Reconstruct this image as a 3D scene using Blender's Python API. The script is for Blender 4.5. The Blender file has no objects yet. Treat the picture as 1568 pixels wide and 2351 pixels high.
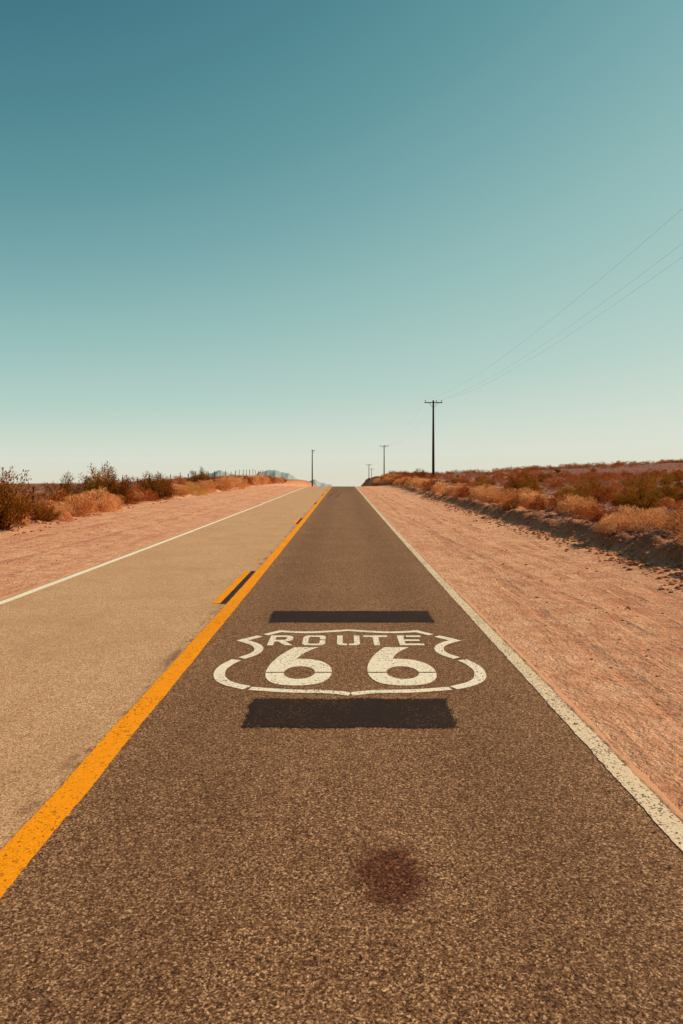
import bpy, bmesh, math, random
import numpy as np
from mathutils import Vector, noise, Matrix

random.seed(7)
scene = bpy.context.scene
COL = scene.collection

# ------------------------------------------------------------------ helpers
def lin(r, g, b):
    f = lambda c: (c/255/12.92) if c/255 <= .04045 else ((c/255+.055)/1.055)**2.4
    return (f(r), f(g), f(b), 1)

def link(ob, parent=None):
    COL.objects.link(ob)
    if parent is not None:
        ob.parent = parent
    return ob

def mesh_obj(name, verts, faces, mat=None, parent=None, smooth=False):
    me = bpy.data.meshes.new(name)
    me.from_pydata([tuple(v) for v in verts], [], [tuple(f) for f in faces])
    me.update()
    if mat: me.materials.append(mat)
    if smooth:
        me.polygons.foreach_set("use_smooth", [True]*len(me.polygons))
    return link(bpy.data.objects.new(name, me), parent)

def meta(ob, label=None, category=None, group=None, kind=None):
    if label: ob["label"] = label
    if category: ob["category"] = category
    if group: ob["group"] = group
    if kind: ob["kind"] = kind

def sstep(a, b, x):
    t = min(1, max(0, (x-a)/(b-a)))
    return t*t*(3-2*t)

def interp(x, pts):
    if x <= pts[0][0]: return pts[0][1]
    for (x0, y0), (x1, y1) in zip(pts, pts[1:]):
        if x <= x1:
            t = (x-x0)/(x1-x0); t = t*t*(3-2*t)
            return y0+(y1-y0)*t
    return pts[-1][1]

class NT:
    def __init__(self, tree):
        self.t = tree; self.n = tree.nodes; self.l = tree.links
    def new(self, typ, **kw):
        nd = self.n.new(typ)
        for k, v in kw.items(): setattr(nd, k, v)
        return nd
    def link(self, a, b): self.l.new(a, b)
    def setin(self, nd, key, v):
        if hasattr(v, "is_output"): self.l.new(v, nd.inputs[key])
        else: nd.inputs[key].default_value = v
    def math(self, op, a, b=None, c=None, clamp=False):
        nd = self.new("ShaderNodeMath", operation=op, use_clamp=clamp)
        self.setin(nd, 0, a)
        if b is not None: self.setin(nd, 1, b)
        if c is not None: self.setin(nd, 2, c)
        return nd.outputs[0]
    def mix(self, f, a, b, blend='MIX'):
        nd = self.new("ShaderNodeMix", data_type='RGBA', blend_type=blend)
        self.setin(nd, 0, f); self.setin(nd, 6, a); self.setin(nd, 7, b)
        return nd.outputs[2]
    def ramp(self, f, stops, interp='LINEAR'):
        nd = self.new("ShaderNodeValToRGB")
        cr = nd.color_ramp; cr.interpolation = interp
        while len(cr.elements) < len(stops): cr.elements.new(0.5)
        for e, (p, c) in zip(cr.elements, stops):
            e.position = p
            e.color = c if isinstance(c, tuple) else (c, c, c, 1)
        self.setin(nd, 0, f)
        return nd.outputs[0]
    def mrange(self, v, a, b, c=0., d=1., smooth=True):
        nd = self.new("ShaderNodeMapRange", clamp=True)
        nd.interpolation_type = 'SMOOTHSTEP' if smooth else 'LINEAR'
        self.setin(nd, 0, v); self.setin(nd, 1, a); self.setin(nd, 2, b); self.setin(nd, 3, c); self.setin(nd, 4, d)
        return nd.outputs[0]
    def noise(self, vec, scale, detail=4, rough=.55, dist=0.):
        nd = self.new("ShaderNodeTexNoise")
        self.setin(nd, "Vector", vec); nd.inputs["Scale"].default_value = scale
        nd.inputs["Detail"].default_value = detail; nd.inputs["Roughness"].default_value = rough
        nd.inputs["Distortion"].default_value = dist
        return nd.outputs[0]
    def voro(self, vec, scale, feature='F1', out="Distance"):
        nd = self.new("ShaderNodeTexVoronoi", feature=feature)
        self.setin(nd, "Vector", vec); nd.inputs["Scale"].default_value = scale
        return nd.outputs[out]
    def scalevec(self, vec, s, rot=0.):
        nd = self.new("ShaderNodeMapping")
        self.setin(nd, "Vector", vec); nd.inputs["Scale"].default_value = s
        nd.inputs["Rotation"].default_value = (0, 0, rot)
        return nd.outputs[0]

def new_mat(name, rough=.9, spec=.2):
    m = bpy.data.materials.new(name); m.use_nodes = True
    nt = NT(m.node_tree)
    b = m.node_tree.nodes["Principled BSDF"]
    b.inputs["Roughness"].default_value = rough
    b.inputs["Specular IOR Level"].default_value = spec
    pos = nt.new("ShaderNodeNewGeometry").outputs["Position"]
    sep = nt.new("ShaderNodeSeparateXYZ"); nt.link(pos, sep.inputs[0])
    return m, nt, b, pos, sep.outputs

def bump(nt, b, h, strength, dist, normal=None):
    nd = nt.new("ShaderNodeBump")
    nd.inputs["Strength"].default_value = strength
    nd.inputs["Distance"].default_value = dist
    nt.setin(nd, "Height", h)
    if normal is not None: nt.link(normal, nd.inputs["Normal"])
    nt.link(nd.outputs[0], b.inputs["Normal"])
    return nd.outputs[0]

# ------------------------------------------------------------------ terrain shape
def road_z(y):
    if y < 10: return 0.0
    if y < 86:
        t = (y-10)/76
        return 0.40*(t*t*(3-2*t)*.5 + t*.5)
    d = y-86
    return 0.40 - 0.024*d*sstep(0, 30, d)

def nz(x, y, s, seed=0.):
    return noise.noise(Vector((x*s+seed, y*s-seed*.7, seed)))

def foot_r(y):
    return 5.75 + .35*nz(0, y, .12, 3.1) + .38*nz(0, y, .7, 8.) + .24*nz(0, y, 2.2, 8.) + .25*sstep(30, 70, y) - .5*sstep(75, 100, y)
def foot_l(y):
    return interp(y, [(0, -8.6), (17, -8.7), (30, -10.0), (60, -10.6), (110, -9.2)]) + .3*nz(0, y, .2, 5.) + .25*nz(0, y, .8, 1.)

def H(x, y):
    r = road_z(y)
    if -4.65 < x < 1.62:
        return r-.03
    if x >= 1.62:
        f = foot_r(y); w = .60+.9*sstep(50, 110, y)
        e = sstep(1.9, 3.2, x)
        sh = r-.004 + e*(.035*nz(x, y, 1.1, 2.)+.018*nz(x, y, 4, 1.)) + .03*e
        if x <= f:
            return sh + .05*sstep(f-.9, f, x)
        bank = interp(y, [(5, .46), (45, .50), (75, .80), (108, 1.50), (150, 1.5)])
        t = sstep(f, f+w, x)
        rag = .16*nz(x, y, 1.5, 4.)+.15*nz(x, y, 4., 6.)+.7*nz(x, y, .35, 44.)*sstep(60, 100, y)*sstep(18, 9, x)
        plate = bank + .047*(x-f-w)*(.35+.65*sstep(15, 110, y)) * (1 if x > f+w else 0)
        plate += (.20*nz(x, y, .12, 9.)+.5*nz(x, y, .035, 2.)*sstep(20, 60, x))*sstep(f, f+4, x)
        plate -= .35*max(0, nz(x, y, .09, 21.))*sstep(f+2, f+6, x)
        tot = (sh+.05)*(1-t) + t*(plate + rag*.8)
        if y > 140:
            k = sstep(140, 330, y)
            tot = tot*(1-k) + k*(r+.3)
        return tot
    else:
        f = foot_l(y)
        e = min(1, max(0, (-4.8-x)/1.2))
        sh = r-.004 + e*(.03*nz(x, y, 1.1, 2.)+.016*nz(x, y, 4, 1.)) + .03*e + .10*sstep(0, 1, (-5.5-x)/3.5)
        if x >= f: return sh
        bank = interp(y, [(5, .28), (30, .32), (60, .65), (108, 1.0), (150, 1.0)])
        t = sstep(0, 1.0, f-x)
        base = interp(y, [(5, .05), (43, -.22), (60, .12), (81, .65), (112, 1.25), (150, 1.9), (175, 1.9)])
        k2 = sstep(12, 19, -x)
        plate = bank*(1-k2)+base*k2
        k3 = sstep(22, 55, -x)
        plate = plate*(1-k3) + k3*(.0 + .15*nz(x, y, .05, 3.))
        plate += .12*nz(x, y, .3, 5.)+.10*nz(x, y, 1.4, 5.)
        tot = sh*(1-t)+t*plate
        if y > 150:
            k = sstep(150, 330, y)
            tot = tot*(1-k)+k*(r+.2)
        return tot

ys = list(np.arange(-30, 0, 1.0)) + list(np.arange(0, 8, .25)) + list(np.arange(8, 32, .14)) + list(np.arange(32, 50, .25)) + list(np.arange(50, 130, .5)) + list(np.arange(130, 200, 2.))
y = 200.
while y < 9000:
    ys.append(y); y *= 1.09
ys.append(9500.)
xs = []
def add(a, b, s):
    xs.extend(list(np.arange(a, b, s)))
v = 7000.
neg = []
while v > 90: neg.append(-v); v /= 1.35
xs.extend(neg)
add(-90, -30, 3); add(-30, -14, .7); add(-14, -8, .2); add(-8, -4.9, .3)
xs += [-4.78, -4.5, -1.5, 1.5, 1.78]
add(2.0, 5.0, .25); add(5.0, 8, .09); add(8, 10, .2); add(10, 22, .4); add(22, 60, 1.2); add(60, 120, 4)
v = 120.
while v < 7000: xs.append(v); v *= 1.35
xs = sorted(xs)

verts = []; zone = []
for yy in ys:
    fr, fl = foot_r(yy), foot_l(yy)
    for xx in xs:
        verts.append((xx, yy, H(xx, yy)))
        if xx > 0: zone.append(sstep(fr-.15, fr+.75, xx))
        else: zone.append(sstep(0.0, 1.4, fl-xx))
nx = len(xs)
faces = [(j*nx+i, j*nx+i+1, (j+1)*nx+i+1, (j+1)*nx+i) for j in range(len(ys)-1) for i in range(nx-1)]

# ------------------------------------------------------------------ materials
m_ground, nt, b, pos, S = new_mat("desert_ground", .95, .1)
X, Y, Z = S[0], S[1], S[2]
at = nt.new("ShaderNodeAttribute", attribute_name="zone").outputs["Fac"]
big = nt.noise(pos, .35, 4, .6)
mid = nt.noise(pos, 2.3, 5, .65)
fine = nt.noise(pos, 26, 4, .7)
sand = nt.ramp(mid, [(.3, lin(208, 142, 104)), (.5, lin(228, 165, 126)), (.7, lin(241, 186, 149))])
sand = nt.mix(nt.mrange(big, .45, .7, 0, .45), sand, lin(198, 130, 94))
grit = nt.voro(pos, 60, 'F1', "Color")
gs = nt.new("ShaderNodeSeparateColor"); nt.link(grit, gs.inputs[0])
sand = nt.mix(nt.mrange(gs.outputs[0], .8, 1., 0, .5), sand, lin(134, 80, 58))
tv = nt.scalevec(pos, (1, .09, 1), .03)
tr = nt.noise(tv, 3.0, 5, .62, .9)
tr2 = nt.noise(nt.scalevec(pos, (1, .16, 1), -.12), 8, 4, .6, 1.2)
sand = nt.mix(nt.mrange(tr, .50, .68, 0, .36), sand, lin(180, 114, 82))
sand = nt.mix(nt.mrange(tr2, .54, .7, 0, .25), sand, lin(246, 198, 164))
mm = nt.noise(pos, .9, 3, .6)
def rut(ns, amp, c0, slope, y_ref, width, seed):
    v = nt.new("ShaderNodeCombineXYZ"); nt.setin(v, 0, float(seed)); nt.link(Y, v.inputs[1])
    wv = nt.noise(v.outputs[0], ns, 1, .4)
    c = nt.math('ADD', nt.math('MULTIPLY', nt.math('SUBTRACT', wv, .5), amp), c0)
    c = nt.math('ADD', c, nt.math('MULTIPLY', nt.math('SUBTRACT', Y, y_ref), slope))
    c = nt.math('ADD', c, nt.math('MULTIPLY', nt.math('SUBTRACT', mm, .5), .14))
    d = nt.math('ABSOLUTE', nt.math('SUBTRACT', X, c))
    return nt.mrange(d, width, width*.45, 0, 1)
ruts = None
for args in ((.07, 1.4, 2.5, .0, 8, .13, 1.3), (.07, 1.4, 4.0, .0, 8, .13, 1.3), (.05, 1.2, 3.2, -.06, 9, .12, 7.7), (.05, 1.2, 4.7, -.06, 9, .12, 7.7),
             (.05, 1.0, 3.6, .10, 6, .12, 4.1), (.08, 1.0, 3.5, -.015, 20, .14, 9.9), (.06, 1.4, -6.6, .0, 8, .13, 3.3), (.06, 1.4, -8., .0, 8, .13, 3.3)):
    r_ = rut(*args); ruts = r_ if ruts is None else nt.math('MAXIMUM', ruts, r_)
lug = nt.math('SINE', nt.math('MULTIPLY', nt.math('ADD', Y, nt.math('MULTIPLY', fine, .10)), 62.))
breakup = nt.mrange(nt.noise(pos, .8, 5, .7), .40, .58)
ruts = nt.math('MULTIPLY', ruts, breakup)
lugm = nt.math('MULTIPLY', nt.math('MULTIPLY', ruts, nt.mrange(lug, -.5, .7, 0, 1)), nt.mrange(clod0 := nt.noise(pos, 2.6, 4, .7), .42, .6))
sand = nt.mix(nt.math('MULTIPLY', ruts, .34), sand, lin(168, 106, 76))
sand = nt.mix(nt.math('MULTIPLY', lugm, .26), sand, lin(140, 84, 60))
prox = nt.math('MULTIPLY', nt.mrange(X, 2.0, 4.0, 0, 1), nt.mrange(Y, 8.5, 3.0, 0, 1))
clump = nt.noise(pos, 5, 6, .75, .3)
clods = nt.noise(pos, 13, 5, .7, .2)
sand = nt.mix(nt.math('MULTIPLY', nt.mrange(clump, .47, .6), .5), sand, nt.mix(.5, sand, lin(156, 90, 62)))
sand = nt.mix(nt.math('MULTIPLY', nt.mrange(clods, .55, .66), .45), sand, nt.mix(.5, sand, lin(134, 78, 54)))
sand = nt.mix(nt.math('MULTIPLY', prox, nt.mrange(clump, .4, .56)), sand, lin(138, 78, 54))
peb = nt.voro(pos, 9, 'F1', "Color")
ps = nt.new("ShaderNodeSeparateColor"); nt.link(peb, ps.inputs[0])
dark = nt.ramp(ps.outputs[0], [(0., lin(78, 44, 38)), (.5, lin(128, 82, 68)), (1., lin(182, 128, 104))])
soil = nt.ramp(mid, [(.3, lin(168, 102, 66)), (.7, lin(222, 156, 112))])
pn = nt.noise(pos, .16, 5, .6)
rk = nt.math('ADD', nt.math('MULTIPLY', nt.mrange(X, 10, 26), .15), nt.math('MULTIPLY', nt.mrange(X, -16, -26), .14))
rocky = nt.mrange(nt.math('ADD', pn, rk), .44, .55)
plat = nt.mix(rocky, soil, dark)
plat = nt.mix(nt.mrange(fine, .5, .75, 0, .5), plat, lin(110, 60, 40))
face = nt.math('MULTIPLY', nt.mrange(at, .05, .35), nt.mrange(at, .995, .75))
plat = nt.mix(nt.math('MULTIPLY', face, .9), plat, nt.mix(nt.mrange(clods, .35, .65), lin(88, 40, 24), lin(178, 104, 66)))  # bank face darkened in the colour itself, like a shadowed earth edge
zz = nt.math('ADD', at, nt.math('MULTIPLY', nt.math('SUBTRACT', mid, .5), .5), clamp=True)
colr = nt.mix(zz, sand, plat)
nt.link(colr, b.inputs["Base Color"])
hsum = nt.math('ADD', nt.math('MULTIPLY', tr, .35), nt.math('MULTIPLY', clump, .8))
hsum = nt.math('ADD', hsum, nt.math('MULTIPLY', fine, .35))
hsum = nt.math('ADD', hsum, nt.math('MULTIPLY', tr2, .2))
hsum = nt.math('ADD', hsum, nt.math('MULTIPLY', clods, nt.math('ADD', .3, nt.math('MULTIPLY', face, 1.2))))
hsum = nt.math('SUBTRACT', hsum, nt.math('MULTIPLY', ruts, .22))
hsum = nt.math('SUBTRACT', hsum, nt.math('MULTIPLY', lugm, .12))
bump(nt, b, hsum, .95, .09)

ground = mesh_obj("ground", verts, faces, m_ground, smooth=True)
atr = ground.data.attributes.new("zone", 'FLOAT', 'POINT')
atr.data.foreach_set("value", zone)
meta(ground, "sandy orange desert ground with gravel banks beside road", "ground", kind="structure")

# asphalt
def grains(nt, pos):
    c1 = nt.voro(pos, 160, 'F1', "Color")
    s1 = nt.new("ShaderNodeSeparateColor"); nt.link(c1, s1.inputs[0])
    c2 = nt.voro(pos, 98, 'F1', "Color")
    s2 = nt.new("ShaderNodeSeparateColor"); nt.link(c2, s2.inputs[0])
    n1 = nt.noise(pos, 70, 3, .6)
    return s1, s2, n1
def asphalt_color(nt, pos, S):
    X, Y = S[0], S[1]
    s1, s2, n1 = grains(nt, pos)
    n0 = nt.noise(pos, .9, 4, .6)
    nm = nt.noise(pos, 14, 3, .6)
    g = nt.math('ADD', nt.math('MULTIPLY', s1.outputs[0], .50), nt.math('MULTIPLY', s2.outputs[1], .30))
    g = nt.math('ADD', g, nt.math('MULTIPLY', nt.math('SUBTRACT', n1, .42), .6))
    g = nt.math('ADD', g, nt.math('MULTIPLY', nt.math('SUBTRACT', nm, .5), .18))
    newer = nt.ramp(g, [(.10, lin(46, 26, 16)), (.36, lin(96, 63, 41)), (.60, lin(140, 98, 68)), (.90, lin(226, 178, 134))])
    older = nt.ramp(g, [(.08, lin(104, 67, 44)), (.36, lin(178, 132, 94)), (.62, lin(212, 167, 126)), (.9, lin(244, 212, 172))])
    edge = nt.math('ADD', X, nt.math('MULTIPLY', nt.math('SUBTRACT', n1, .5), .12))
    side = nt.mrange(edge, -1.58, -1.50)
    newer = nt.mix(nt.mrange(n0, .35, .7, 0, .16), newer, nt.mix(.5, newer, older))
    older = nt.mix(nt.mrange(n0, .40, .65, 0, .26), older, lin(166, 118, 82))
    wp = nt.math('ABSOLUTE', nt.math('SUBTRACT', nt.math('ABSOLUTE', nt.math('SUBTRACT', X, .05)), .85))
    newer = nt.mix(nt.math('MULTIPLY', nt.mrange(wp, .1, .55, 1, 0), .14), newer, lin(60, 38, 26))
    col = nt.mix(side, older, newer)
    n3 = nt.noise(nt.scalevec(pos, (1, .5, 1)), 3.2, 6, .8)
    strip = nt.math('MULTIPLY', nt.mrange(X, -1.70, -1.58), nt.mrange(X, -1.5, -1.56))
    col = nt.mix(nt.math('MULTIPLY', nt.math('MULTIPLY', strip, nt.mrange(n3, .50, .60)), .65), col, lin(82, 54, 40))
    dx = nt.math('SUBTRACT', X, .20); dy = nt.math('SUBTRACT', Y, 2.93)
    rr = nt.math('SQRT', nt.math('ADD', nt.math('MULTIPLY', dx, dx), nt.math('MULTIPLY', nt.math('MULTIPLY', dy, dy), .45)))
    rr = nt.math('ADD', rr, nt.math('MULTIPLY', nt.math('SUBTRACT', nt.noise(pos, 9, 4, .6), .5), .14))
    col = nt.mix(nt.mrange(rr, .21, .09, 0, .92), col, nt.mix(1., col, (.42, .26, .22, 1), 'MULTIPLY'))
    col = nt.mix(nt.mrange(nt.noise(pos, 2.2, 5, .6), .5, .75, 0, .25), col, nt.mix(.5, col, lin(104, 68, 46)))
    return col, g, n1, s1

m_road, nt, b, pos, S = new_mat("asphalt", .9, .12)
col, g, n1, s1 = asphalt_color(nt, pos, S)
edge_n = nt.noise(pos, 3.5, 6, .7)
er = nt.math('ADD', S[0], nt.math('MULTIPLY', nt.math('SUBTRACT', edge_n, .5), .12))
mr = nt.mrange(er, 1.66, 1.70)
ml = nt.mrange(er, -4.70, -4.78)
col = nt.mix(nt.math('MAXIMUM', mr, ml), col, lin(218, 156, 118))
nt.link(col, b.inputs["Base Color"])
bump(nt, b, g, .75, .006)

def surf_jit(y, s): return .035*noise.noise(Vector((s, y*1.3, 0)))+.02*noise.noise(Vector((s, y*6, 4)))
rv = []; rf = []
ry = [q for q in ys if q <= 400]
for q in ry:
    z = road_z(q)
    rv += [(-4.76+surf_jit(q, 3), q, z), (-3., q, z), (-1.5, q, z), (0, q, z), (1.72+surf_jit(q, 9), q, z)]
for j in range(len(ry)-1):
    for i in range(4):
        a = j*5+i; rf.append((a, a+1, a+6, a+5))
road = mesh_obj("road", rv, rf, m_road)
meta(road, "two-lane asphalt desert highway with painted lines and shield", "road", kind="structure")

# paint
def paint_mat(name, c_lo, c_hi, wear=.5, under=(92, 66, 46), grit=.4, feather=False):
    m, nt, b, pos, S = new_mat(name, .85, .12)
    s1, s2, n1 = grains(nt, pos)
    n = nt.noise(pos, 34, 5, .75)
    base = nt.mix(n, lin(*c_lo), lin(*c_hi))
    base = nt.mix(nt.mrange(s1.outputs[0], .0, .6, grit, 0), base, nt.mix(.6, base, lin(*under)))
    n2 = nt.noise(pos, 1.6, 4, .6)
    w = nt.math('ADD', nt.math('MULTIPLY', n, .55), nt.math('MULTIPLY', s2.outputs[1], .32))
    w = nt.math('ADD', w, nt.math('MULTIPLY', n2, .25))
    col = nt.mix(nt.mrange(w, wear-.03, wear+.06, 1, 0), base, lin(*under))
    nt.link(col, b.inputs["Base Color"])
    bump(nt, b, nt.math('ADD', s1.outputs[0], nt.math('MULTIPLY', s2.outputs[1], .6)), .6, .005)
    if feather:
        ed = nt.new("ShaderNodeAttribute", attribute_name="edge").outputs["Fac"]
        a = nt.math('ADD', ed, nt.math('MULTIPLY', nt.math('SUBTRACT', nt.math('ADD', nt.math('MULTIPLY', n, .5), nt.math('MULTIPLY', s2.outputs[0], .5)), .5), 1.3))
        nt.link(nt.mrange(a, .25, .5), b.inputs["Alpha"])
    return m
m_white = paint_mat("white_paint", (226, 202, 172), (255, 242, 218), .40)
m_edge = paint_mat("edge_paint", (208, 176, 142), (246, 220, 186), .44)
m_edge_l = paint_mat("edge_paint_pale", (230, 210, 180), (254, 240, 214), .34)
m_yellow = paint_mat("yellow_paint", (240, 132, 4), (254, 164, 14), .39, (126, 68, 12))
m_black = paint_mat("black_paint", (30, 18, 14), (52, 35, 28), .40, (92, 62, 46), .2, True)
m_blackd = paint_mat("old_black_paint", (36, 22, 16), (60, 40, 31), .42, (96, 66, 48), .3)
m_skid = paint_mat("skid_rubber", (88, 62, 46), (104, 74, 54), .42, (124, 92, 66))

def rz(q):
    i = np.searchsorted(ry, q)
    if i <= 0 or i >= len(ry): return road_z(q)
    a, c = ry[i-1], ry[i]
    t = (q-a)/(c-a)
    return road_z(a)*(1-t)+road_z(c)*t
def lane_line(name, xc, w, y0, y1, mat, lift=.004, seed=0., jit=.006, parent=road):
    yl = [y0]+[q for q in ry if y0 < q < y1]+[y1]
    ex = []
    for a, c in zip(yl, yl[1:]):
        ex.append(a)
        if a < 20 and a > 0:
            for k in range(1, 8): ex.append(a+(c-a)*k/8)
    ex.append(yl[-1])
    V = []; F = []
    for q in ex:
        z = rz(q)+lift
        for s, sd in ((-1, 1), (1, 7)):
            V.append((xc+s*w/2+jit*.6*noise.noise(Vector((seed, q*5, sd)))+jit*.9*noise.noise(Vector((seed, q*47, sd)))+.008*noise.noise(Vector((seed, q*1.2, 1))), q, z))
    for j in range(len(ex)-1): F.append((2*j, 2*j+1, 2*j+3, 2*j+2))
    return mesh_obj(name, V, F, mat, parent)

lane_line("edge_line", 1.60, .125, -30, 380, m_edge, seed=1, jit=.012)["label"] = "worn cream white edge line"
lane_line("edge_line", -4.60, .12, -30, 380, m_edge_l, seed=2)["label"] = "crisp white edge line"
lane_line("centre_line", -1.465, .17, -30, 380, m_yellow, seed=3, jit=.010)["label"] = "solid yellow centre line"
for k in range(-2, 9):
    y0 = 9.16+14.63*k
    d = lane_line("centre_dash", -1.70, .11, y0, y0+3.05, m_yellow, seed=5+k); d["label"] = "short yellow passing dash"
    d = lane_line("black_dash", -1.60, .085, y0-.05, y0+3.1, m_blackd, seed=25+k, jit=.012); d["label"] = "blacked-out old dash"

def rough_patch(name, x0, x1, y0, y1, mat, lift, parent, seed):
    n = 200; m = 60
    V = []; F = []; E = []
    for j in range(m+1):
        for i in range(n+1):
            u = i/n; v = j/m
            xx = x0+(x1-x0)*u; yy = y0+(y1-y0)*v
            d = min(xx-x0, x1-xx, yy-y0, y1-yy)
            E.append(min(1, max(0, d/.055)))
            eu = (1-u)**8+u**8; ev = (1-v)**3+v**3
            xx += .03*noise.noise(Vector((seed, yy*7, 2)))*eu
            yy += .02*noise.noise(Vector((xx*3, seed, 9)))*ev
            V.append((xx, yy, rz(yy)+lift))
    for j in range(m):
        for i in range(n):
            a = j*(n+1)+i; F.append((a, a+1, a+n+2, a+n+1))
    o = mesh_obj(name, V, F, mat, parent)
    at_ = o.data.attributes.new("edge", 'FLOAT', 'POINT'); at_.data.foreach_set("value", E)
    return o
p = rough_patch("black_patch", -.70, .80, 4.60, 5.24, m_black, .004, road, 3); p["label"] = "rectangular black painted patch"
p = rough_patch("black_patch", -.89, 1.09, 7.94, 8.65, m_black, .004, road, 6); p["label"] = "rectangular black painted patch"

# ---------------- route shield
shield = bpy.data.objects.new("route_shield_marking", None); link(shield, road)
shield["label"] = "white painted highway shield reading ROUTE 66"
CX = .06; LZ = .004; SX = .955

def smooth_path(pts, it=2, corners=()):
    P = [Vector(p) for p in pts]
    C = set(corners)
    for _ in range(it):
        Q = [P[0]]; NC = set()
        for i in range(1, len(P)-1):
            if i in C:
                NC.add(len(Q)); Q.append(P[i])
            else:
                Q.append(P[i].lerp(P[i-1], .25)); Q.append(P[i].lerp(P[i+1], .25))
        Q.append(P[-1]); P = Q; C = NC
    return P

def ribbon(P, w, V, F):
    n = len(P); base = len(V)
    for i, p in enumerate(P):
        a = (P[i]-P[i-1]).normalized() if i > 0 else None
        c = (P[i+1]-P[i]).normalized() if i < n-1 else None
        if a is None: a = c
        if c is None: c = a
        t = (a+c).normalized(); nrm = Vector((-t.y, t.x))
        k = 1/max(.5, nrm.dot(Vector((-a.y, a.x))))
        wj = w*(1+.10*noise.noise(Vector((p.x*9, p.y*9, 0))))
        for s in (-1, 1):
            q = p+nrm*(s*wj/2*k); V.append((q.x, q.y, rz(q.y)+LZ))
    for i in range(n-1):
        a = base+2*i; F.append((a, a+1, a+3, a+2))

V = []; F = []
half_top = [(.40, 7.44), (.62, 7.455), (.78, 7.50), (.93, 7.33)]
top = [(-x, y) for x, y in reversed(half_top)] + [(0, 7.55)] + half_top
ribbon([Vector((p.x*SX+CX, p.y)) for p in smooth_path(top, 2, (1, 4, 7))], .080, V, F)
for s in (-1, 1):
    seg = [(.985, 7.27), (1.155, 7.08), (.985, 6.92), (.915, 6.72), (.95, 6.53), (1.055, 6.39)]
    ribbon([Vector((p.x*s*SX+CX, p.y)) for p in smooth_path(seg, 2, (1,))], .090, V, F)
    seg = [(1.095, 6.33), (1.16, 6.18), (1.195, 5.98), (1.15, 5.74), (1.04, 5.59), (.87, 5.49)]
    ribbon([Vector((p.x*s*SX+CX, p.y)) for p in smooth_path(seg, 2)], .098, V, F)
    seg = [(.84, 5.475), (.5, 5.40), (.2, 5.40), (.004, 5.335)]
    ribbon([Vector((p.x*s*SX+CX, p.y)) for p in smooth_path(seg, 2)], .080, V, F)
mesh_obj("shield_outline", V, F, m_white, shield)

def filled(name, loops, mat, parent, gaps=()):
    cu = bpy.data.curves.new(name, 'CURVE'); cu.dimensions = '2D'; cu.fill_mode = 'BOTH'
    for L in loops:
        sp = cu.splines.new('POLY'); sp.points.add(len(L)-1)
        for i, (a, c) in enumerate(L): sp.points[i].co = (a, c, 0, 1)
        sp.use_cyclic_u = True
    ob = bpy.data.objects.new(name, cu); COL.objects.link(ob)
    dg = bpy.context.evaluated_depsgraph_get()
    me = bpy.data.meshes.new_from_object(ob.evaluated_get(dg))
    bpy.data.objects.remove(ob, do_unlink=True)
    bm = bmesh.new(); bm.from_mesh(me)
    for (axis, lo, hi, a0, a1) in gaps:
        for v in (lo, hi):
            co = (0, v, 0) if axis == 'y' else (v, 0, 0)
            no = (0, 1, 0) if axis == 'y' else (1, 0, 0)
            bmesh.ops.bisect_plane(bm, geom=bm.verts[:]+bm.edges[:]+bm.faces[:], plane_co=co, plane_no=no)
        kill = []
        for f in bm.faces:
            c = f.calc_center_median()
            q, o = (c.y, c.x) if axis == 'y' else (c.x, c.y)
            if lo < q < hi and a0 < o < a1: kill.append(f)
        bmesh.ops.delete(bm, geom=kill, context='FACES')
    for v in bm.verts: v.co.z = rz(v.co.y)+LZ
    for f in bm.faces:
        f.normal_update()
        if f.normal.z < 0: f.normal_flip()
    me2 = bpy.data.meshes.new(name); bm.to_mesh(me2); bm.free()
    me2.materials.append(mat)
    return link(bpy.data.objects.new(name, me2), parent)

six_outer = smooth_path([(.745, 1.0), (.60, .90), (.48, .78), (.42, .655), (.60, .65), (.82, .60), (.975, .46), (1.01, .29), (.95, .12), (.78, .015), (.5, -.01),
             (.22, .015), (.05, .12), (-.01, .30), (.02, .52), (.12, .74), (.24, .90), (.33, 1.0)], 3, (3,))
six_in = [(.51+.235*math.cos(a), .295+.155*math.sin(a)) for a in np.linspace(0, 2*math.pi, 40, endpoint=False)]
for k, (x0, w) in enumerate(((-.67, .575), (.215, .595))):
    tf = lambda L: [(x0+u*w, 5.555+v*1.24) for u, v in L]
    o = filled("numeral", [tf([(p.x, p.y) for p in six_outer]), tf(six_in)], m_white, shield,
               gaps=[('y', 5.555+1.24*.285, 5.555+1.24*.308, -9, 9)])
    o["label"] = "stencilled white numeral 6"

def L(x0, w, pts): return [(x0+u*w, 6.875+v*.425) for u, v in pts]
letters = []
letters.append((-.765, .25, [[(0, 0), (.25, 0), (.25, .34), (.42, .34), (.72, 0), (1.03, 0), (.70, .38), (.88, .44), (.98, .56), (.98, .82), (.86, .95), (.72, 1), (0, 1)],
                             [(.25, .54), (.25, .83), (.62, .83), (.72, .76), (.72, .61), (.62, .54)]], [('x', .30, .38, 0, .45)]))
letters.append((-.415, .235, [[(.14, 0), (.86, 0), (1, .14), (1, .86), (.86, 1), (.14, 1), (0, .86), (0, .14)],
                              [(.25, .22), (.25, .78), (.33, .84), (.67, .84), (.75, .78), (.75, .22), (.67, .16), (.33, .16)]], [('y', .50, .57, .5, 1.1)]))
letters.append((-.06, .235, [[(.14, 0), (.86, 0), (1, .14), (1, 1), (.75, 1), (.75, .22), (.67, .16), (.33, .16), (.25, .22), (.25, 1), (0, 1), (0, .14)]], [('x', .44, .52, -.1, .3)]))
letters.append((.215, .255, [[(.39, 0), (.63, 0), (.63, .82), (1, .82), (1, 1), (0, 1), (0, .82), (.39, .82)]], []))
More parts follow.
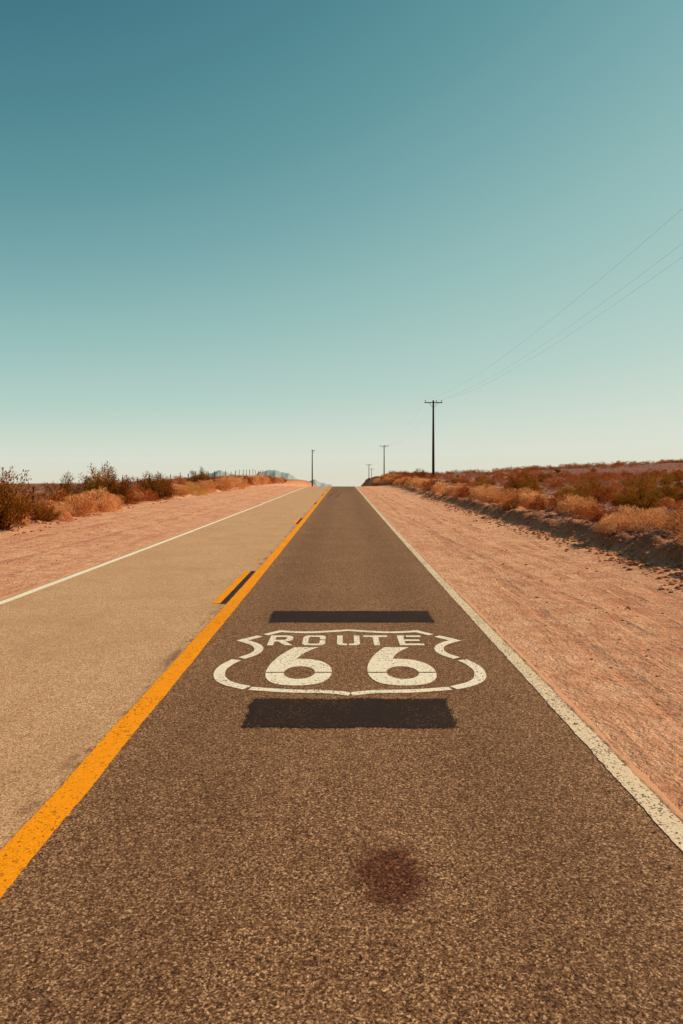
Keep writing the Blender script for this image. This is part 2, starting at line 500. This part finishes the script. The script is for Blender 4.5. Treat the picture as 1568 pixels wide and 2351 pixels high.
letters.append((.575, .25, [[(0, 0), (1, 0), (1, .17), (.25, .17), (.25, .42), (.88, .42), (.88, .58), (.25, .58), (.25, .83), (1, .83), (1, 1), (0, 1)]], [('x', .30, .38, .6, 1.1)]))
for x0, w, loops, gp in letters:
    gaps = []
    for ax, lo, hi, a0, a1 in gp:
        if ax == 'x': gaps.append(('x', x0+lo*w, x0+hi*w, 6.875+a0*.425, 6.875+a1*.425))
        else: gaps.append(('y', 6.875+lo*.425, 6.875+hi*.425, x0+a0*w, x0+a1*w))
    o = filled("letter", [L(x0, w, lp) for lp in loops], m_white, shield, gaps)
    o["label"] = "stencilled white letter of the word ROUTE"

def skid(pts, w, name="skid_mark", lab="curved dark tyre skid mark"):
    P = smooth_path(pts, 3); V = []; F = []
    n = len(P)
    for i, p in enumerate(P):
        a = (P[min(n-1, i+1)]-P[max(0, i-1)]).normalized(); nn = Vector((-a.y, a.x))
        for s in (-1, 1):
            q = p+nn*s*w/2; V.append((q.x, q.y, rz(q.y)+.009))
    for i in range(n-1): F.append((2*i, 2*i+1, 2*i+3, 2*i+2))
    o = mesh_obj(name, V, F, m_skid, road); o["label"] = lab
skid([(-1.0, 50), (-.9, 58), (-.5, 66), (.1, 74), (.9, 82)], .16)
skid([(-.5, 48), (-.3, 58), (.1, 66), (.6, 74), (1.3, 80)], .16)
skid([(-1.2, 70), (-.6, 76), (0, 82), (.9, 84)], .2)
skid([(-.1, 33.2), (.5, 33.0), (1.2, 32.9)], .10, "tar_crack", "short dark sealed crack across the lane")

# ------------------------------------------------------------------ shrubs
def foliage_mat(name, stops):
    m, nt, b, pos, S = new_mat(name, .9, .05)
    oi = nt.new("ShaderNodeObjectInfo")
    tc = nt.new("ShaderNodeTexCoord")
    n = nt.noise(tc.outputs["Object"], 4.5, 3, .6)
    f = nt.math('ADD', nt.math('MULTIPLY', n, .7), nt.math('MULTIPLY', oi.outputs["Random"], .5), clamp=True)
    at = nt.new("ShaderNodeAttribute", attribute_name="tone").outputs["Fac"]
    f = nt.math('ADD', nt.math('MULTIPLY', f, .6), nt.math('MULTIPLY', at, .4), clamp=True)
    c = nt.ramp(f, stops)
    nt.link(c, b.inputs["Base Color"])
    tr = nt.new("ShaderNodeBsdfTranslucent"); nt.link(c, tr.inputs[0])
    mx = nt.new("ShaderNodeMixShader"); mx.inputs[0].default_value = .2
    out = m.node_tree.nodes["Material Output"]
    nt.link(b.outputs[0], mx.inputs[1]); nt.link(tr.outputs[0], mx.inputs[2]); nt.link(mx.outputs[0], out.inputs[0])
    return m
m_dry = foliage_mat("dry_brush", [(.15, lin(132, 66, 32)), (.45, lin(210, 138, 82)), (.85, lin(248, 192, 136))])
m_creo = foliage_mat("creosote", [(.15, lin(76, 34, 10)), (.5, lin(134, 78, 24)), (.85, lin(178, 124, 48))])
m_red = foliage_mat("rust_brush", [(.15, lin(92, 36, 14)), (.5, lin(158, 78, 36)), (.85, lin(206, 122, 66))])
m_yel = foliage_mat("yellow_brush", [(.15, lin(130, 84, 24)), (.5, lin(198, 146, 60)), (.85, lin(226, 182, 96))])

def shrub_arrays(n, seed, style, wscale=1., stems=50):
    r = np.random.default_rng(seed)
    nc = 30 if style == 'dry' else 44
    az = r.uniform(0, 2*np.pi, nc)
    el = np.arcsin(r.uniform(.02, 1, nc))
    rad = r.uniform(.6, .88, nc) if style == 'dry' else r.uniform(.5, 1.08, nc)
    C = np.stack([np.cos(el)*np.cos(az), np.cos(el)*np.sin(az), np.sin(el)], 1)*rad[:, None]
    if style != 'dry':
        C[:, 2] = np.clip(C[:, 2]*.9+.14, .12, 1.1)
        k = .5+.5*C[:, 2]; C[:, 0] *= k*1.1; C[:, 1] *= k*1.1
    ci = r.integers(0, nc, n)
    if style == 'dry':
        d = r.normal(0, 1, (n, 3)); d /= np.linalg.norm(d, axis=1)[:, None]
        pr = r.uniform(.16, .30, nc)
        P = C[ci]+d*(pr[ci]*r.uniform(.6, 1.05, n))[:, None]
        D = d*.7
    else:
        t = 1-.45*r.uniform(0, 1, n)**1.6
        P = C[ci]*t[:, None]+np.clip(r.normal(0, .07, (n, 3)), -.14, .14); D = np.zeros((n, 3))
    P[:, 2] = np.abs(P[:, 2])
    D = D+P/np.maximum(.05, np.linalg.norm(P, axis=1))[:, None]*.6+np.array([0, 0, .35])+r.normal(0, .5, (n, 3))
    D /= np.linalg.norm(D, axis=1)[:, None]
    Lb = r.uniform(.04, .12, n) if style == 'dry' else r.uniform(.03, .08, n)
    Wb = (r.uniform(.008, .020, n) if style == 'dry' else r.uniform(.009, .018, n))*wscale
    Q = np.cross(D, r.normal(0, 1, (n, 3))); Q /= np.linalg.norm(Q, axis=1)[:, None]
    A = P-Q*Wb[:, None]; B = P+Q*Wb[:, None]; T = P+D*(Lb*(1+.6*(wscale > 1)))[:, None]
    k = r.integers(0, nc, stems)
    E = C[k]*r.uniform(.9, 1.18, (stems, 1))+r.normal(0, .05, (stems, 3)); E[:, 2] = np.abs(E[:, 2])+.03
    R0 = r.normal(0, .06, (stems, 3)); R0[:, 2] = -.05
    sq = np.cross(E-R0, r.normal(0, 1, (stems, 3))); sq /= np.linalg.norm(sq, axis=1)[:, None]
    A = np.vstack([A, R0-sq*.012*wscale]); B = np.vstack([B, R0+sq*.012*wscale]); T = np.vstack([T, E])
    V = np.stack([A, B, T], 1).reshape(-1, 3)
    clump_tone = r.uniform(0, 1, nc)
    tone = np.concatenate([np.clip(clump_tone[ci]*.7+r.uniform(0, .3, n), 0, 1), np.full(stems, .1)])
    return V, np.repeat(tone, 3)

def mesh_from(name, V, tone, mat):
    n = len(V)//3
    me = bpy.data.meshes.new(name)
    me.vertices.add(len(V)); me.vertices.foreach_set("co", V.astype(np.float32).ravel())
    me.loops.add(len(V)); me.loops.foreach_set("vertex_index", np.arange(len(V), dtype=np.int32))
    me.polygons.add(n); me.polygons.foreach_set("loop_start", np.arange(0, len(V), 3, dtype=np.int32))
    me.update(calc_edges=True); me.validate()
    a = me.attributes.new("tone", 'FLOAT', 'POINT'); a.data.foreach_set("value", tone.astype(np.float32))
    me.materials.append(mat)
    return me

dry_m = [mesh_from("dry_shrub", *shrub_arrays(4200, 10+i, 'dry'), m_dry) for i in range(4)]
red_m = [mesh_from("rust_shrub", *shrub_arrays(3200, 20+i, 'dry'), m_red) for i in range(2)]
cre_m = [mesh_from("creosote_bush", *shrub_arrays(5200, 30+i, 'cre', stems=180), m_creo) for i in range(3)]
yel_m = [mesh_from("yellow_shrub", *shrub_arrays(3000, 40, 'dry'), m_yel)]
KINDS = {
 'd': (dry_m, "desert_shrub", "dry tan rounded desert shrub on sandy ground", "shrub"),
 'r': (red_m, "desert_shrub", "rust-brown twiggy desert shrub on gravelly ground", "shrub"),
 'c': (cre_m, "creosote_bush", "dark olive-brown upright creosote bush on desert bank", "bush"),
 'y': (yel_m, "desert_shrub", "yellowish rounded desert shrub on road bank", "shrub"),
}
count = 0
placed = []
def put(kind, x, y, w, h, sink=.04):
    global count
    ms, nm, lab, cat = KINDS[kind]
    h *= 1.32 if kind == 'c' else 1.15
    w *= 1.12
    ob = bpy.data.objects.new(nm, random.choice(ms)); COL.objects.link(ob)
    ob.location = (x, y, H(x, y)-sink); ob.scale = (w/2, w/2*random.uniform(.85, 1.15), h)
    ob.rotation_euler = (random.uniform(-.06, .06), random.uniform(-.06, .06), random.uniform(0, 6.28))
    meta(ob, lab, cat, "desert shrubs along the highway")
    placed.append((x, y, w)); count += 1

for a in [('c', -9.3, 18.6, 1.9, 1.15), ('c', -9.9, 19.4, 1.8, 1.1), ('c', -9.7, 22.3, 1.1, .5), ('d', -9.9, 20.6, .9, .4), ('d', -9.6, 23.2, .8, .4),
          ('d', -10.0, 26.2, 1.6, .85), ('d', -10.9, 27.5, 1.6, .75), ('d', -10.2, 29.0, 1.4, .6), ('d', -10.7, 31, 1.5, .6), ('c', -11.6, 34.5, 2.4, 1.4), ('c', -12.8, 36, 2.3, 1.35),
          ('d', -11.2, 33, 1.3, .6), ('r', -11.3, 38, 1.6, .8), ('c', -11.0, 41, 2.4, 1.0), ('c', -11.8, 43, 2.2, 1.05), ('y', -10.9, 50, 1.8, .85), ('d', -11.2, 46, 1.5, .7), ('c', -12.2, 59, 2.8, 1.25),
          ('d', -11.2, 56, 1.8, .9), ('d', -11.1, 62, 2.4, 1.1), ('d', -11.0, 67, 2.6, 1.1), ('d', -10.9, 72, 2.4, 1.0), ('r', -11.2, 77, 2.5, 1.1), ('d', -11.0, 82, 2.2, 1.0),
          ('d', -10.6, 87, 2.6, 1.1), ('r', -10.4, 93, 2.4, 1.0), ('c', -10.6, 99, 2.4, .8), ('d', -9.9, 104, 2.2, .9), ('c', -9.8, 110, 2.0, .7), ('d', -10.9, 90, 2.6, 1.0),
          ('r', -12.4, 30, 1.8, .9), ('c', -13.4, 33, 2.0, 1.1), ('c', -14, 39, 2.2, 1.2), ('r', -13, 45, 2.0, 1.0), ('r', -12.8, 52, 2.0, 1.0), ('r', -11.0, 24.3, 1.4, .7),
          ('c', -13.5, 48, 2.2, 1.1), ('c', -14, 66, 2.6, 1.1), ('r', -13, 72, 2.6, 1.0), ('d', -12.6, 80, 2.6, 1.0),
          ('d', 6.95, 12.6, 1.2, .55), ('d', 7.2, 13.9, 1.4, .65), ('r', 7.9, 15.0, 1.2, .7), ('d', 7.0, 15.6, 1.1, .5), ('d', 7.3, 17.2, 1.3, .5), ('r', 6.9, 19.0, 1.2, .5),
          ('d', 7.2, 21.2, 1.3, .6), ('c', 8.9, 20.5, 1.5, .8), ('r', 6.9, 23.4, 1.2, .5), ('d', 7.2, 25.8, 1.5, .6), ('d', 7.5, 28.5, 1.7, .75),
          ('d', 7.0, 31.5, 1.6, .6), ('c', 8.8, 33, 2.2, 1.1), ('r', 9.4, 36.5, 2.2, 1.1), ('d', 7.1, 35, 1.6, .7), ('r', 7.3, 39, 1.9, .8), ('d', 7.2, 43, 1.8, .8),
          ('r', 10.8, 27.5, 1.7, .9), ('c', 12.2, 25.5, 1.8, .75), ('r', 9.8, 23.4, 1.2, .6), ('c', 12.6, 34, 2.1, .9), ('c', 15.5, 36, 2.2, .9), ('c', 10.2, 30, 1.9, .8), ('r', 13.4, 30, 1.7, .8),
          ('d', 7.0, 48, 1.7, .8), ('r', 7.2, 54, 2.0, .8), ('d', 7.0, 61, 2.0, .9), ('d', 7.3, 68, 2.2, .9), ('r', 7.3, 75, 2.2, .9), ('d', 7.6, 84, 2.4, .9),
          ('r', 8.2, 92, 2.8, 1.0), ('d', 7.4, 98, 2.4, .8), ('r', 9.0, 104, 2.8, .9), ('d', 7.0, 106, 2.2, .8), ('r', 10.6, 99, 2.6, 1.0),
          ('r', 6.6, 88, 1.6, .7), ('d', 6.2, 94, 1.8, .8), ('r', 6.4, 101, 1.8, .9), ('c', 7.8, 110, 2.2, .9), ('d', 6.0, 112, 2.0, .8), ('r', 5.6, 118, 1.8, .8), ('d', 6.8, 80, 1.6, .7), ('r', 8.8, 80, 2.4, 1.0), ('c', 9.8, 88, 2.4, 1.0), ('r', 11.5, 92, 2.4, .9), ('r', 8.6, 116, 2.6, .9)]:
    put(*a)
for k in range(30):
    yy = 11.2+k*1.5+random.uniform(-.6, .6); f = foot_r(yy)
    put(random.choice('ddrr'), f+random.uniform(.6, 2.4), yy, random.uniform(.45, 1.0), random.uniform(.25, .45))
for k in range(36):
    yy = 17+k*2.2+random.uniform(-.8, .8); f = foot_l(yy)
    put(random.choice('ddrr'), f-random.uniform(.6, 1.8), yy, random.uniform(.9, 1.8), random.uniform(.45, .8))
tries = 0
while count < 295 and tries < 8000:
    tries += 1
    if random.random() < .76:
        yy = 12+85*random.random()**1.35; lo = foot_r(yy)+2.0; hi = .53*yy+.6
        if hi <= lo: continue
        xx = random.uniform(lo, hi)
    else:
        yy = 20+50*random.random()**1.2; lo = -.53*yy-.6; hi = foot_l(yy)-2
        if lo >= hi: continue
        xx = random.uniform(lo, hi)
    s = random.uniform(.6, 1.6)
    if xx < -17: s *= .7
    if any((xx-a)**2+(yy-c)**2 < (.56*(s+w_)*.9)**2 for a, c, w_ in placed): continue
    put(random.choice('drrrcc' if xx > 0 else 'drrc'), xx, yy, s, s*random.uniform(.36, .48))

lo = [shrub_arrays(260, 60+i, 'dry', 2.6, 8) for i in range(6)]
VV = []; TT = []
for k in range(1500):
    if random.random() < .80:
        yy = 55+135*random.random(); xx = random.uniform(foot_r(yy)+3, .53*yy+8)
    else:
        yy = 60+80*random.random(); xx = random.uniform(-.53*yy-8, foot_l(yy)-3)
    if nz(xx, yy, .07, 40.) < -.12: continue
    s = random.uniform(.4, 1.0)*(1+.3*(yy > 110)); V, T = random.choice(lo)
    if xx < -14: s *= .6
    a = random.uniform(0, 6.28); ca, sa = math.cos(a), math.sin(a)
    W = V.copy(); W[:, 0] = (V[:, 0]*ca-V[:, 1]*sa)*s; W[:, 1] = (V[:, 0]*sa+V[:, 1]*ca)*s; W[:, 2] = V[:, 2]*s*.8
    W += np.array([xx, yy, H(xx, yy)-.03]); VV.append(W); TT.append(np.clip(T*.5+random.uniform(-.1, .5), 0, 1))
far = bpy.data.objects.new("distant_scrub", mesh_from("distant_scrub", np.vstack(VV), np.concatenate(TT), m_red)); COL.objects.link(far)
meta(far, "mass of small rust-coloured desert scrub over plain", "scrub", kind="stuff")

# ------------------------------------------------------------------ rocks and gravel
m_rock, nt, b, pos, S = new_mat("rock", .95, .05)
n = nt.noise(pos, 14, 4, .6)
n_b = nt.noise(pos, 3.1, 2, .6)
rc = nt.ramp(nt.math('ADD', nt.math('MULTIPLY', n, .4), nt.math('MULTIPLY', n_b, .6)), [(.3, lin(112, 60, 40)), (.5, lin(164, 102, 70)), (.7, lin(212, 150, 112))])
nt.link(rc, b.inputs["Base Color"])
bump(nt, b, n, .6, .02)
def rock_mesh(seed, sub=2):
    bm = bmesh.new(); bmesh.ops.create_icosphere(bm, subdivisions=sub, radius=1)
    for v in bm.verts:
        c = v.co.copy(); d = 1+.55*noise.noise(c*1.1+Vector((seed, 0, 0)))+.2*noise.noise(c*3+Vector((0, seed, 0)))
        v.co = Vector((c.x*d*1.15, c.y*d*.9, c.z*d*.65))
    me = bpy.data.meshes.new("rock"); bm.to_mesh(me); bm.free(); me.materials.append(m_rock); return me
rocks = [rock_mesh(k*3.7) for k in range(5)]
for k in range(60):
    yy = 9.5+45*random.random()**1.6
    if random.random() < .8: xx = foot_r(yy)+random.uniform(-.5, .9)
    else: xx = foot_l(yy)+random.uniform(-.7, .3)
    ob = bpy.data.objects.new("rock", random.choice(rocks)); COL.objects.link(ob)
    s = random.uniform(.03, .085)
    ob.scale = (s, s, s); ob.rotation_euler = (0, 0, random.uniform(0, 6.28)); ob.location = (xx, yy, H(xx, yy)+s*.25)
    meta(ob, "brown angular rock at the foot of dirt bank", "rock", "loose rocks along the bank")
rm = rock_mesh(2.2, 1); rv0 = np.array([v.co[:] for v in rm.vertices]); rf0 = np.array([p.vertices[:] for p in rm.polygons])
GV = []; GF = []; off = 0
def gravel(xx, yy, s):
    global off
    a = random.uniform(0, 6.28); ca, sa = math.cos(a), math.sin(a)
    W = rv0*s; W = np.stack([W[:, 0]*ca-W[:, 1]*sa, W[:, 0]*sa+W[:, 1]*ca, W[:, 2]], 1)+np.array([xx, yy, H(xx, yy)+s*.2])
    GV.append(W); GF.append(rf0+off); off += len(W)
for k in range(1700):
    yy = 2.5+32*random.random()**1.5; t = random.random()
    xx = 1.9+(foot_r(yy)-1.9)*(1-t*t*.9)
    gravel(xx, yy, random.uniform(.005, .016)*(2.2 if random.random() < .07 else 1))
for k in range(1300):
    yy = 9+40*random.random()**1.4
    gravel(foot_r(yy)+random.gauss(0, .3), yy, random.uniform(.015, .055))
for k in range(500):
    yy = 8+30*random.random()**1.3; gravel(random.uniform(foot_l(yy), -5.0), yy, random.uniform(.008, .02))
for k in range(3500):
    yy = 10+60*random.random()**1.4; xx = random.uniform(foot_r(yy)-.3, .56*yy+2)
    gravel(xx, yy, random.uniform(.015, .05))
for k in range(1800):
    yy = 18+60*random.random(); xx = random.uniform(-.56*yy-2, foot_l(yy)+.2)
    gravel(xx, yy, random.uniform(.02, .07))
g = mesh_obj("gravel", np.vstack(GV), np.vstack(GF).tolist(), m_rock)
meta(g, "loose brown gravel scattered over sand and banks", "gravel", kind="stuff")

# ------------------------------------------------------------------ utility poles
m_wood, nt, b, pos, S = new_mat("pole_wood", .9, .1)
n = nt.noise(nt.scalevec(pos, (8, 8, .6)), 3, 4, .6)
nt.link(nt.mix(n, lin(26, 19, 16), lin(62, 44, 34)), b.inputs["Base Color"])
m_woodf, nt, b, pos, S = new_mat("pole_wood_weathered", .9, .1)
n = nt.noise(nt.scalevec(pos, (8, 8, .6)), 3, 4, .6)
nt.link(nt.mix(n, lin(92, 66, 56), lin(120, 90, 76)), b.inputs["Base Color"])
m_ins, nt, b, pos, S = new_mat("insulator_ceramic", .35, .5)
nt.link(nt.mix(nt.noise(pos, 9), lin(50, 36, 32), lin(84, 62, 54)), b.inputs["Base Color"])
m_wire, nt, b, pos, S = new_mat("wire_metal", .6, .4)
nt.link(nt.mix(nt.noise(pos, 2), lin(110, 112, 108), lin(132, 132, 126)), b.inputs["Base Color"])
m_steel, nt, b, pos, S = new_mat("fence_steel", .7, .3)
nt.link(nt.mix(nt.noise(pos, 6), lin(30, 24, 20), lin(62, 46, 36)), b.inputs["Base Color"])

def lathe(profile, seg=12):
    V = []; F = []
    for r_, z in profile:
        for i in range(seg):
            a = 2*math.pi*i/seg; V.append((r_*math.cos(a), r_*math.sin(a), z))
    for j in range(len(profile)-1):
        for i in range(seg):
            a = j*seg+i; c = j*seg+(i+1) % seg; F.append((a, c, c+seg, a+seg))
    F.append(tuple(range(seg-1, -1, -1))); F.append(tuple((len(profile)-1)*seg+i for i in range(seg)))
    return V, F
def box_between(a, c, w, h):
    a, c = Vector(a), Vector(c); d = (c-a).normalized()
    up = Vector((0, 1, 0)) if abs(d.y) < .9 else Vector((0, 0, 1))
    s = d.cross(up).normalized(); u = s.cross(d)
    V = [p+s*i*w/2+u*j*h/2 for p in (a, c) for i, j in ((-1, -1), (1, -1), (1, 1), (-1, 1))]
    return V, [(3, 2, 1, 0), (4, 5, 6, 7), (0, 1, 5, 4), (1, 2, 6, 5), (2, 3, 7, 6), (3, 0, 4, 7)]
def utility_pole(x, y, ztop, mat, ins=(-1.15, .42, 1.15), arm=1.25, label="", half=False):
    z0 = H(x, y)-.5; hgt = ztop-z0
    root = bpy.data.objects.new("utility_pole", None); root.location = (x, y, z0); link(root)
    meta(root, label, "utility pole", "utility poles carrying the power line")
    V, F = lathe([(.19, 0), (.17, hgt*.35), (.14, hgt*.7), (.115, hgt-.03), (.09, hgt)], 12)
    mesh_obj("pole_shaft", V, F, mat, root, True)
    az = hgt-.35
    x0 = -arm if not half else -.2
    V, F = box_between((x0, -.18, az), (arm, -.18, az), .12, .12)
    mesh_obj("crossarm", V, F, mat, root)
    for s in (-1, 1):
        if half and s < 0: continue
        V, F = box_between((s*.62, -.2, az-.08), (s*.1, -.15, az-.62), .045, .03)
        mesh_obj("brace", V, F, mat, root)
    for ix in ins:
        V, F = lathe([(.02, 0), (.02, .10), (.07, .12), (.05, .17), (.075, .19), (.05, .25), (.03, .29), (.015, .30)], 10)
        o = mesh_obj("insulator", V, F, m_ins, root, True); o.location = (ix, -.18, az+.065)
    return [(x+ix, y-.18, ztop) for ix in ins]

P_near = utility_pole(12.9, -2, 12.6, m_wood, label="tall dark wooden utility pole with crossarm on verge")
P_main = utility_pole(12.72, 96, 12.45, m_wood, label="tall dark wooden utility pole with crossarm among desert shrubs")
P_b = utility_pole(11.8, 195, 10.75, m_woodf, label="slender brown wooden utility pole with single crossarm")
P_c = utility_pole(11.1, 290, 7.1, m_woodf, label="brown wooden utility pole standing beyond the hill crest")
P_d = utility_pole(16.4, 390, 6.4, m_woodf, label="small brown wooden utility pole beyond the hill crest")
utility_pole(-8.5, 190, 9.25, m_wood, ins=(.6,), arm=.75, half=True, label="lone dark wooden pole with short side arm beyond crest")
utility_pole(-172, 345, 6.4, m_woodf, label="weathered brown wooden utility pole on open desert plain")

def wire(a, c, sag, r_=.004, n=60):
    V = []; F = []
    for i in range(n+1):
        t = i/n; p = Vector(a).lerp(Vector(c), t); p.z -= 4*sag*t*(1-t)
        for k in range(4):
            an = k*math.pi/2; V.append((p.x+r_*math.cos(an), p.y, p.z+r_*math.sin(an)))
    for i in range(n):
        for k in range(4):
            q = i*4+k; w = i*4+(k+1) % 4; F.append((q, w, w+4, q+4))
    o = mesh_obj("power_line", V, F, m_wire)
    meta(o, "thin sagging overhead wire strung between utility poles", "power line", "overhead wires between poles")
for A, B, sag in ((P_near, P_main, 2.1), (P_main, P_b, 2.0), (P_b, P_c, 1.6), (P_c, P_d, 1.6)):
    for a, c in zip(A, B): wire(a, c, sag)

# ------------------------------------------------------------------ wire fence
fence = bpy.data.objects.new("wire_fence", None); fence.location = (-20, 33, 0); link(fence)
meta(fence, "barbed wire fence on dark steel posts across desert", "fence")
def tpost_mesh():
    def bx(x0, x1, y0, y1):
        return [(x0, y0, 0), (x1, y0, 0), (x1, y1, 0), (x0, y1, 0), (x0, y0, 1), (x1, y0, 1), (x1, y1, 1), (x0, y1, 1)]
    fs = [(3, 2, 1, 0), (4, 5, 6, 7), (0, 1, 5, 4), (1, 2, 6, 5), (2, 3, 7, 6), (3, 0, 4, 7)]
    V = bx(-.05, .05, -.008, .008)+bx(-.01, .01, .010, .07)
    F = fs+[tuple(i+8 for i in f) for f in fs]
    me = bpy.data.meshes.new("fence_post"); me.from_pydata(V, [], F); me.materials.append(m_steel); return me
tp = tpost_mesh(); tops = []
py_ = 34.0
k = 0
while py_ < 172:
    xx = -20+.4*math.sin(py_*.05); zb = H(xx, py_); hh = random.uniform(1.25, 1.55)
    o = bpy.data.objects.new("fence_post", tp); COL.objects.link(o); o.parent = fence
    o.location = (xx+20, py_-33, zb-.2); o.scale = ((1.5 if py_ < 56 else .85)+.35*(k % 4 == 0), 1, hh+.2)
    o.rotation_euler = (random.uniform(-.04, .04), random.uniform(-.04, .04), 0)
    tops.append((xx, py_, zb)); py_ += 4.65+random.uniform(-.4, .4); k += 1
for hh in (.35, .65, .95, 1.2):
    V = []; F = []
    for (a, q, z) in tops:
        for kk in range(4):
            an = kk*math.pi/2; V.append((a+20+.004*math.cos(an), q-33, z+hh+.004*math.sin(an)))
    for i in range(len(tops)-1):
        for kk in range(4):
            q = i*4+kk; w = i*4+(kk+1) % 4; F.append((q, w, w+4, q+4))
    mesh_obj("fence_wire", V, F, m_wire, fence)

# ------------------------------------------------------------------ mountains
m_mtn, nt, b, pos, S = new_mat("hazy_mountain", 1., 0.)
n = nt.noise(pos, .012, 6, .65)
nt.link(nt.ramp(n, [(.3, lin(138, 148, 150)), (.7, lin(162, 168, 164))]), b.inputs["Base Color"])  # aerial haze is painted into the base colour, no volume
def mountain(prof, D, depth, label):
    px = 1/1568*D
    pts = [((a-787)*px, 1.7+(1095-c)*px) for a, c in prof]
    x0, x1 = pts[0][0], pts[-1][0]
    nxm, nym = 160, 40; V = []; F = []
    base = -130
    for j in range(nym+1):
        v = j/nym*2-1
        for i in range(nxm+1):
            xx = x0+(x1-x0)*i/nxm
            zz = interp(xx, pts)+5*noise.noise(Vector((xx*.012, v*2, 0)))+4*noise.noise(Vector((xx*.04, v*5, 0)))+2*noise.noise(Vector((xx*.11, v*5, 0)))
            t = 1-abs(v)**.8
            rid = 1-.35*abs(noise.noise(Vector((xx*.01+v, v*1.5, 4))))*4*t*(1-t)
            V.append((xx, D+v*depth, base+(zz-base)*t*rid))
    for j in range(nym):
        for i in range(nxm):
            a = j*(nxm+1)+i; F.append((a, a+1, a+nxm+2, a+nxm+1))
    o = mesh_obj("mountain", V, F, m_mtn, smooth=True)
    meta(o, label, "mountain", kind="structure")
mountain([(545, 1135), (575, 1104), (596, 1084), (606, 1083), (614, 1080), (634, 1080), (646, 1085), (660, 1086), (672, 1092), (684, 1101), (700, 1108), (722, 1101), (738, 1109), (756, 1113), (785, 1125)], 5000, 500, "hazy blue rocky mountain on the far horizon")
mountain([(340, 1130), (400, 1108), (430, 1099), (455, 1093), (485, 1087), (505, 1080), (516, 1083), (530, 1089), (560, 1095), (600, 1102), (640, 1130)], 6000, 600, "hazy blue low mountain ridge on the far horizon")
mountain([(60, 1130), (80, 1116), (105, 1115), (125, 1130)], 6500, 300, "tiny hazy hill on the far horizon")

# ------------------------------------------------------------------ world, sun, camera
SUN_EL, SUN_AZ = 38, 82
w = bpy.data.worlds.new("World"); scene.world = w; w.use_nodes = True
nt = NT(w.node_tree); bg = w.node_tree.nodes["Background"]
sky = nt.new("ShaderNodeTexSky", sky_type='NISHITA'); sky.sun_disc = False
sky.sun_elevation = math.radians(SUN_EL); sky.sun_rotation = math.radians(SUN_AZ)
tc = nt.new("ShaderNodeTexCoord"); sp = nt.new("ShaderNodeSeparateXYZ"); nt.link(tc.outputs["Generated"], sp.inputs[0])
zf = nt.math('MULTIPLY', sp.outputs[2], nt.math('SUBTRACT', 1., nt.math('MULTIPLY', sp.outputs[0], .8)))
rampc = nt.ramp(zf, [(0., lin(226, 224, 204)), (.03, lin(221, 226, 211)), (.12, lin(184, 211, 200)), (.24, lin(152, 193, 187)), (.355, lin(124, 172, 173)), (.46, lin(100, 155, 159)), (.57, lin(81, 138, 146)), (.72, lin(60, 114, 130)), (1., lin(46, 92, 116))])
nis = nt.mix(1., sky.outputs[0], (.1, .1, .1, 1), 'MULTIPLY')
nt.link(nt.mix(.9, nis, rampc), bg.inputs[0]); bg.inputs[1].default_value = 1.0

sl = bpy.data.lights.new("sun", 'SUN'); sl.energy = 4.9; sl.angle = math.radians(.5); sl.color = (1, .84, .64)
so = bpy.data.objects.new("sun", sl); COL.objects.link(so)
el, az = math.radians(SUN_EL), math.radians(SUN_AZ)
so.rotation_euler = Vector((math.cos(el)*math.sin(az), math.cos(el)*math.cos(az), math.sin(el))).to_track_quat('Z', 'Y').to_euler()

cam = bpy.data.cameras.new("camera"); co = bpy.data.objects.new("camera", cam); COL.objects.link(co)
co.location = (0, 0, 1.7); co.rotation_euler = (math.radians(90), 0, 0)
cam.sensor_fit = 'HORIZONTAL'; cam.sensor_width = 24; cam.lens = 24
cam.shift_y = -81/1568; cam.shift_x = -3/1568
cam.clip_start = .05; cam.clip_end = 20000
scene.camera = co
scene.view_settings.view_transform = 'Standard'; scene.view_settings.look = 'None'; scene.view_settings.exposure = 0
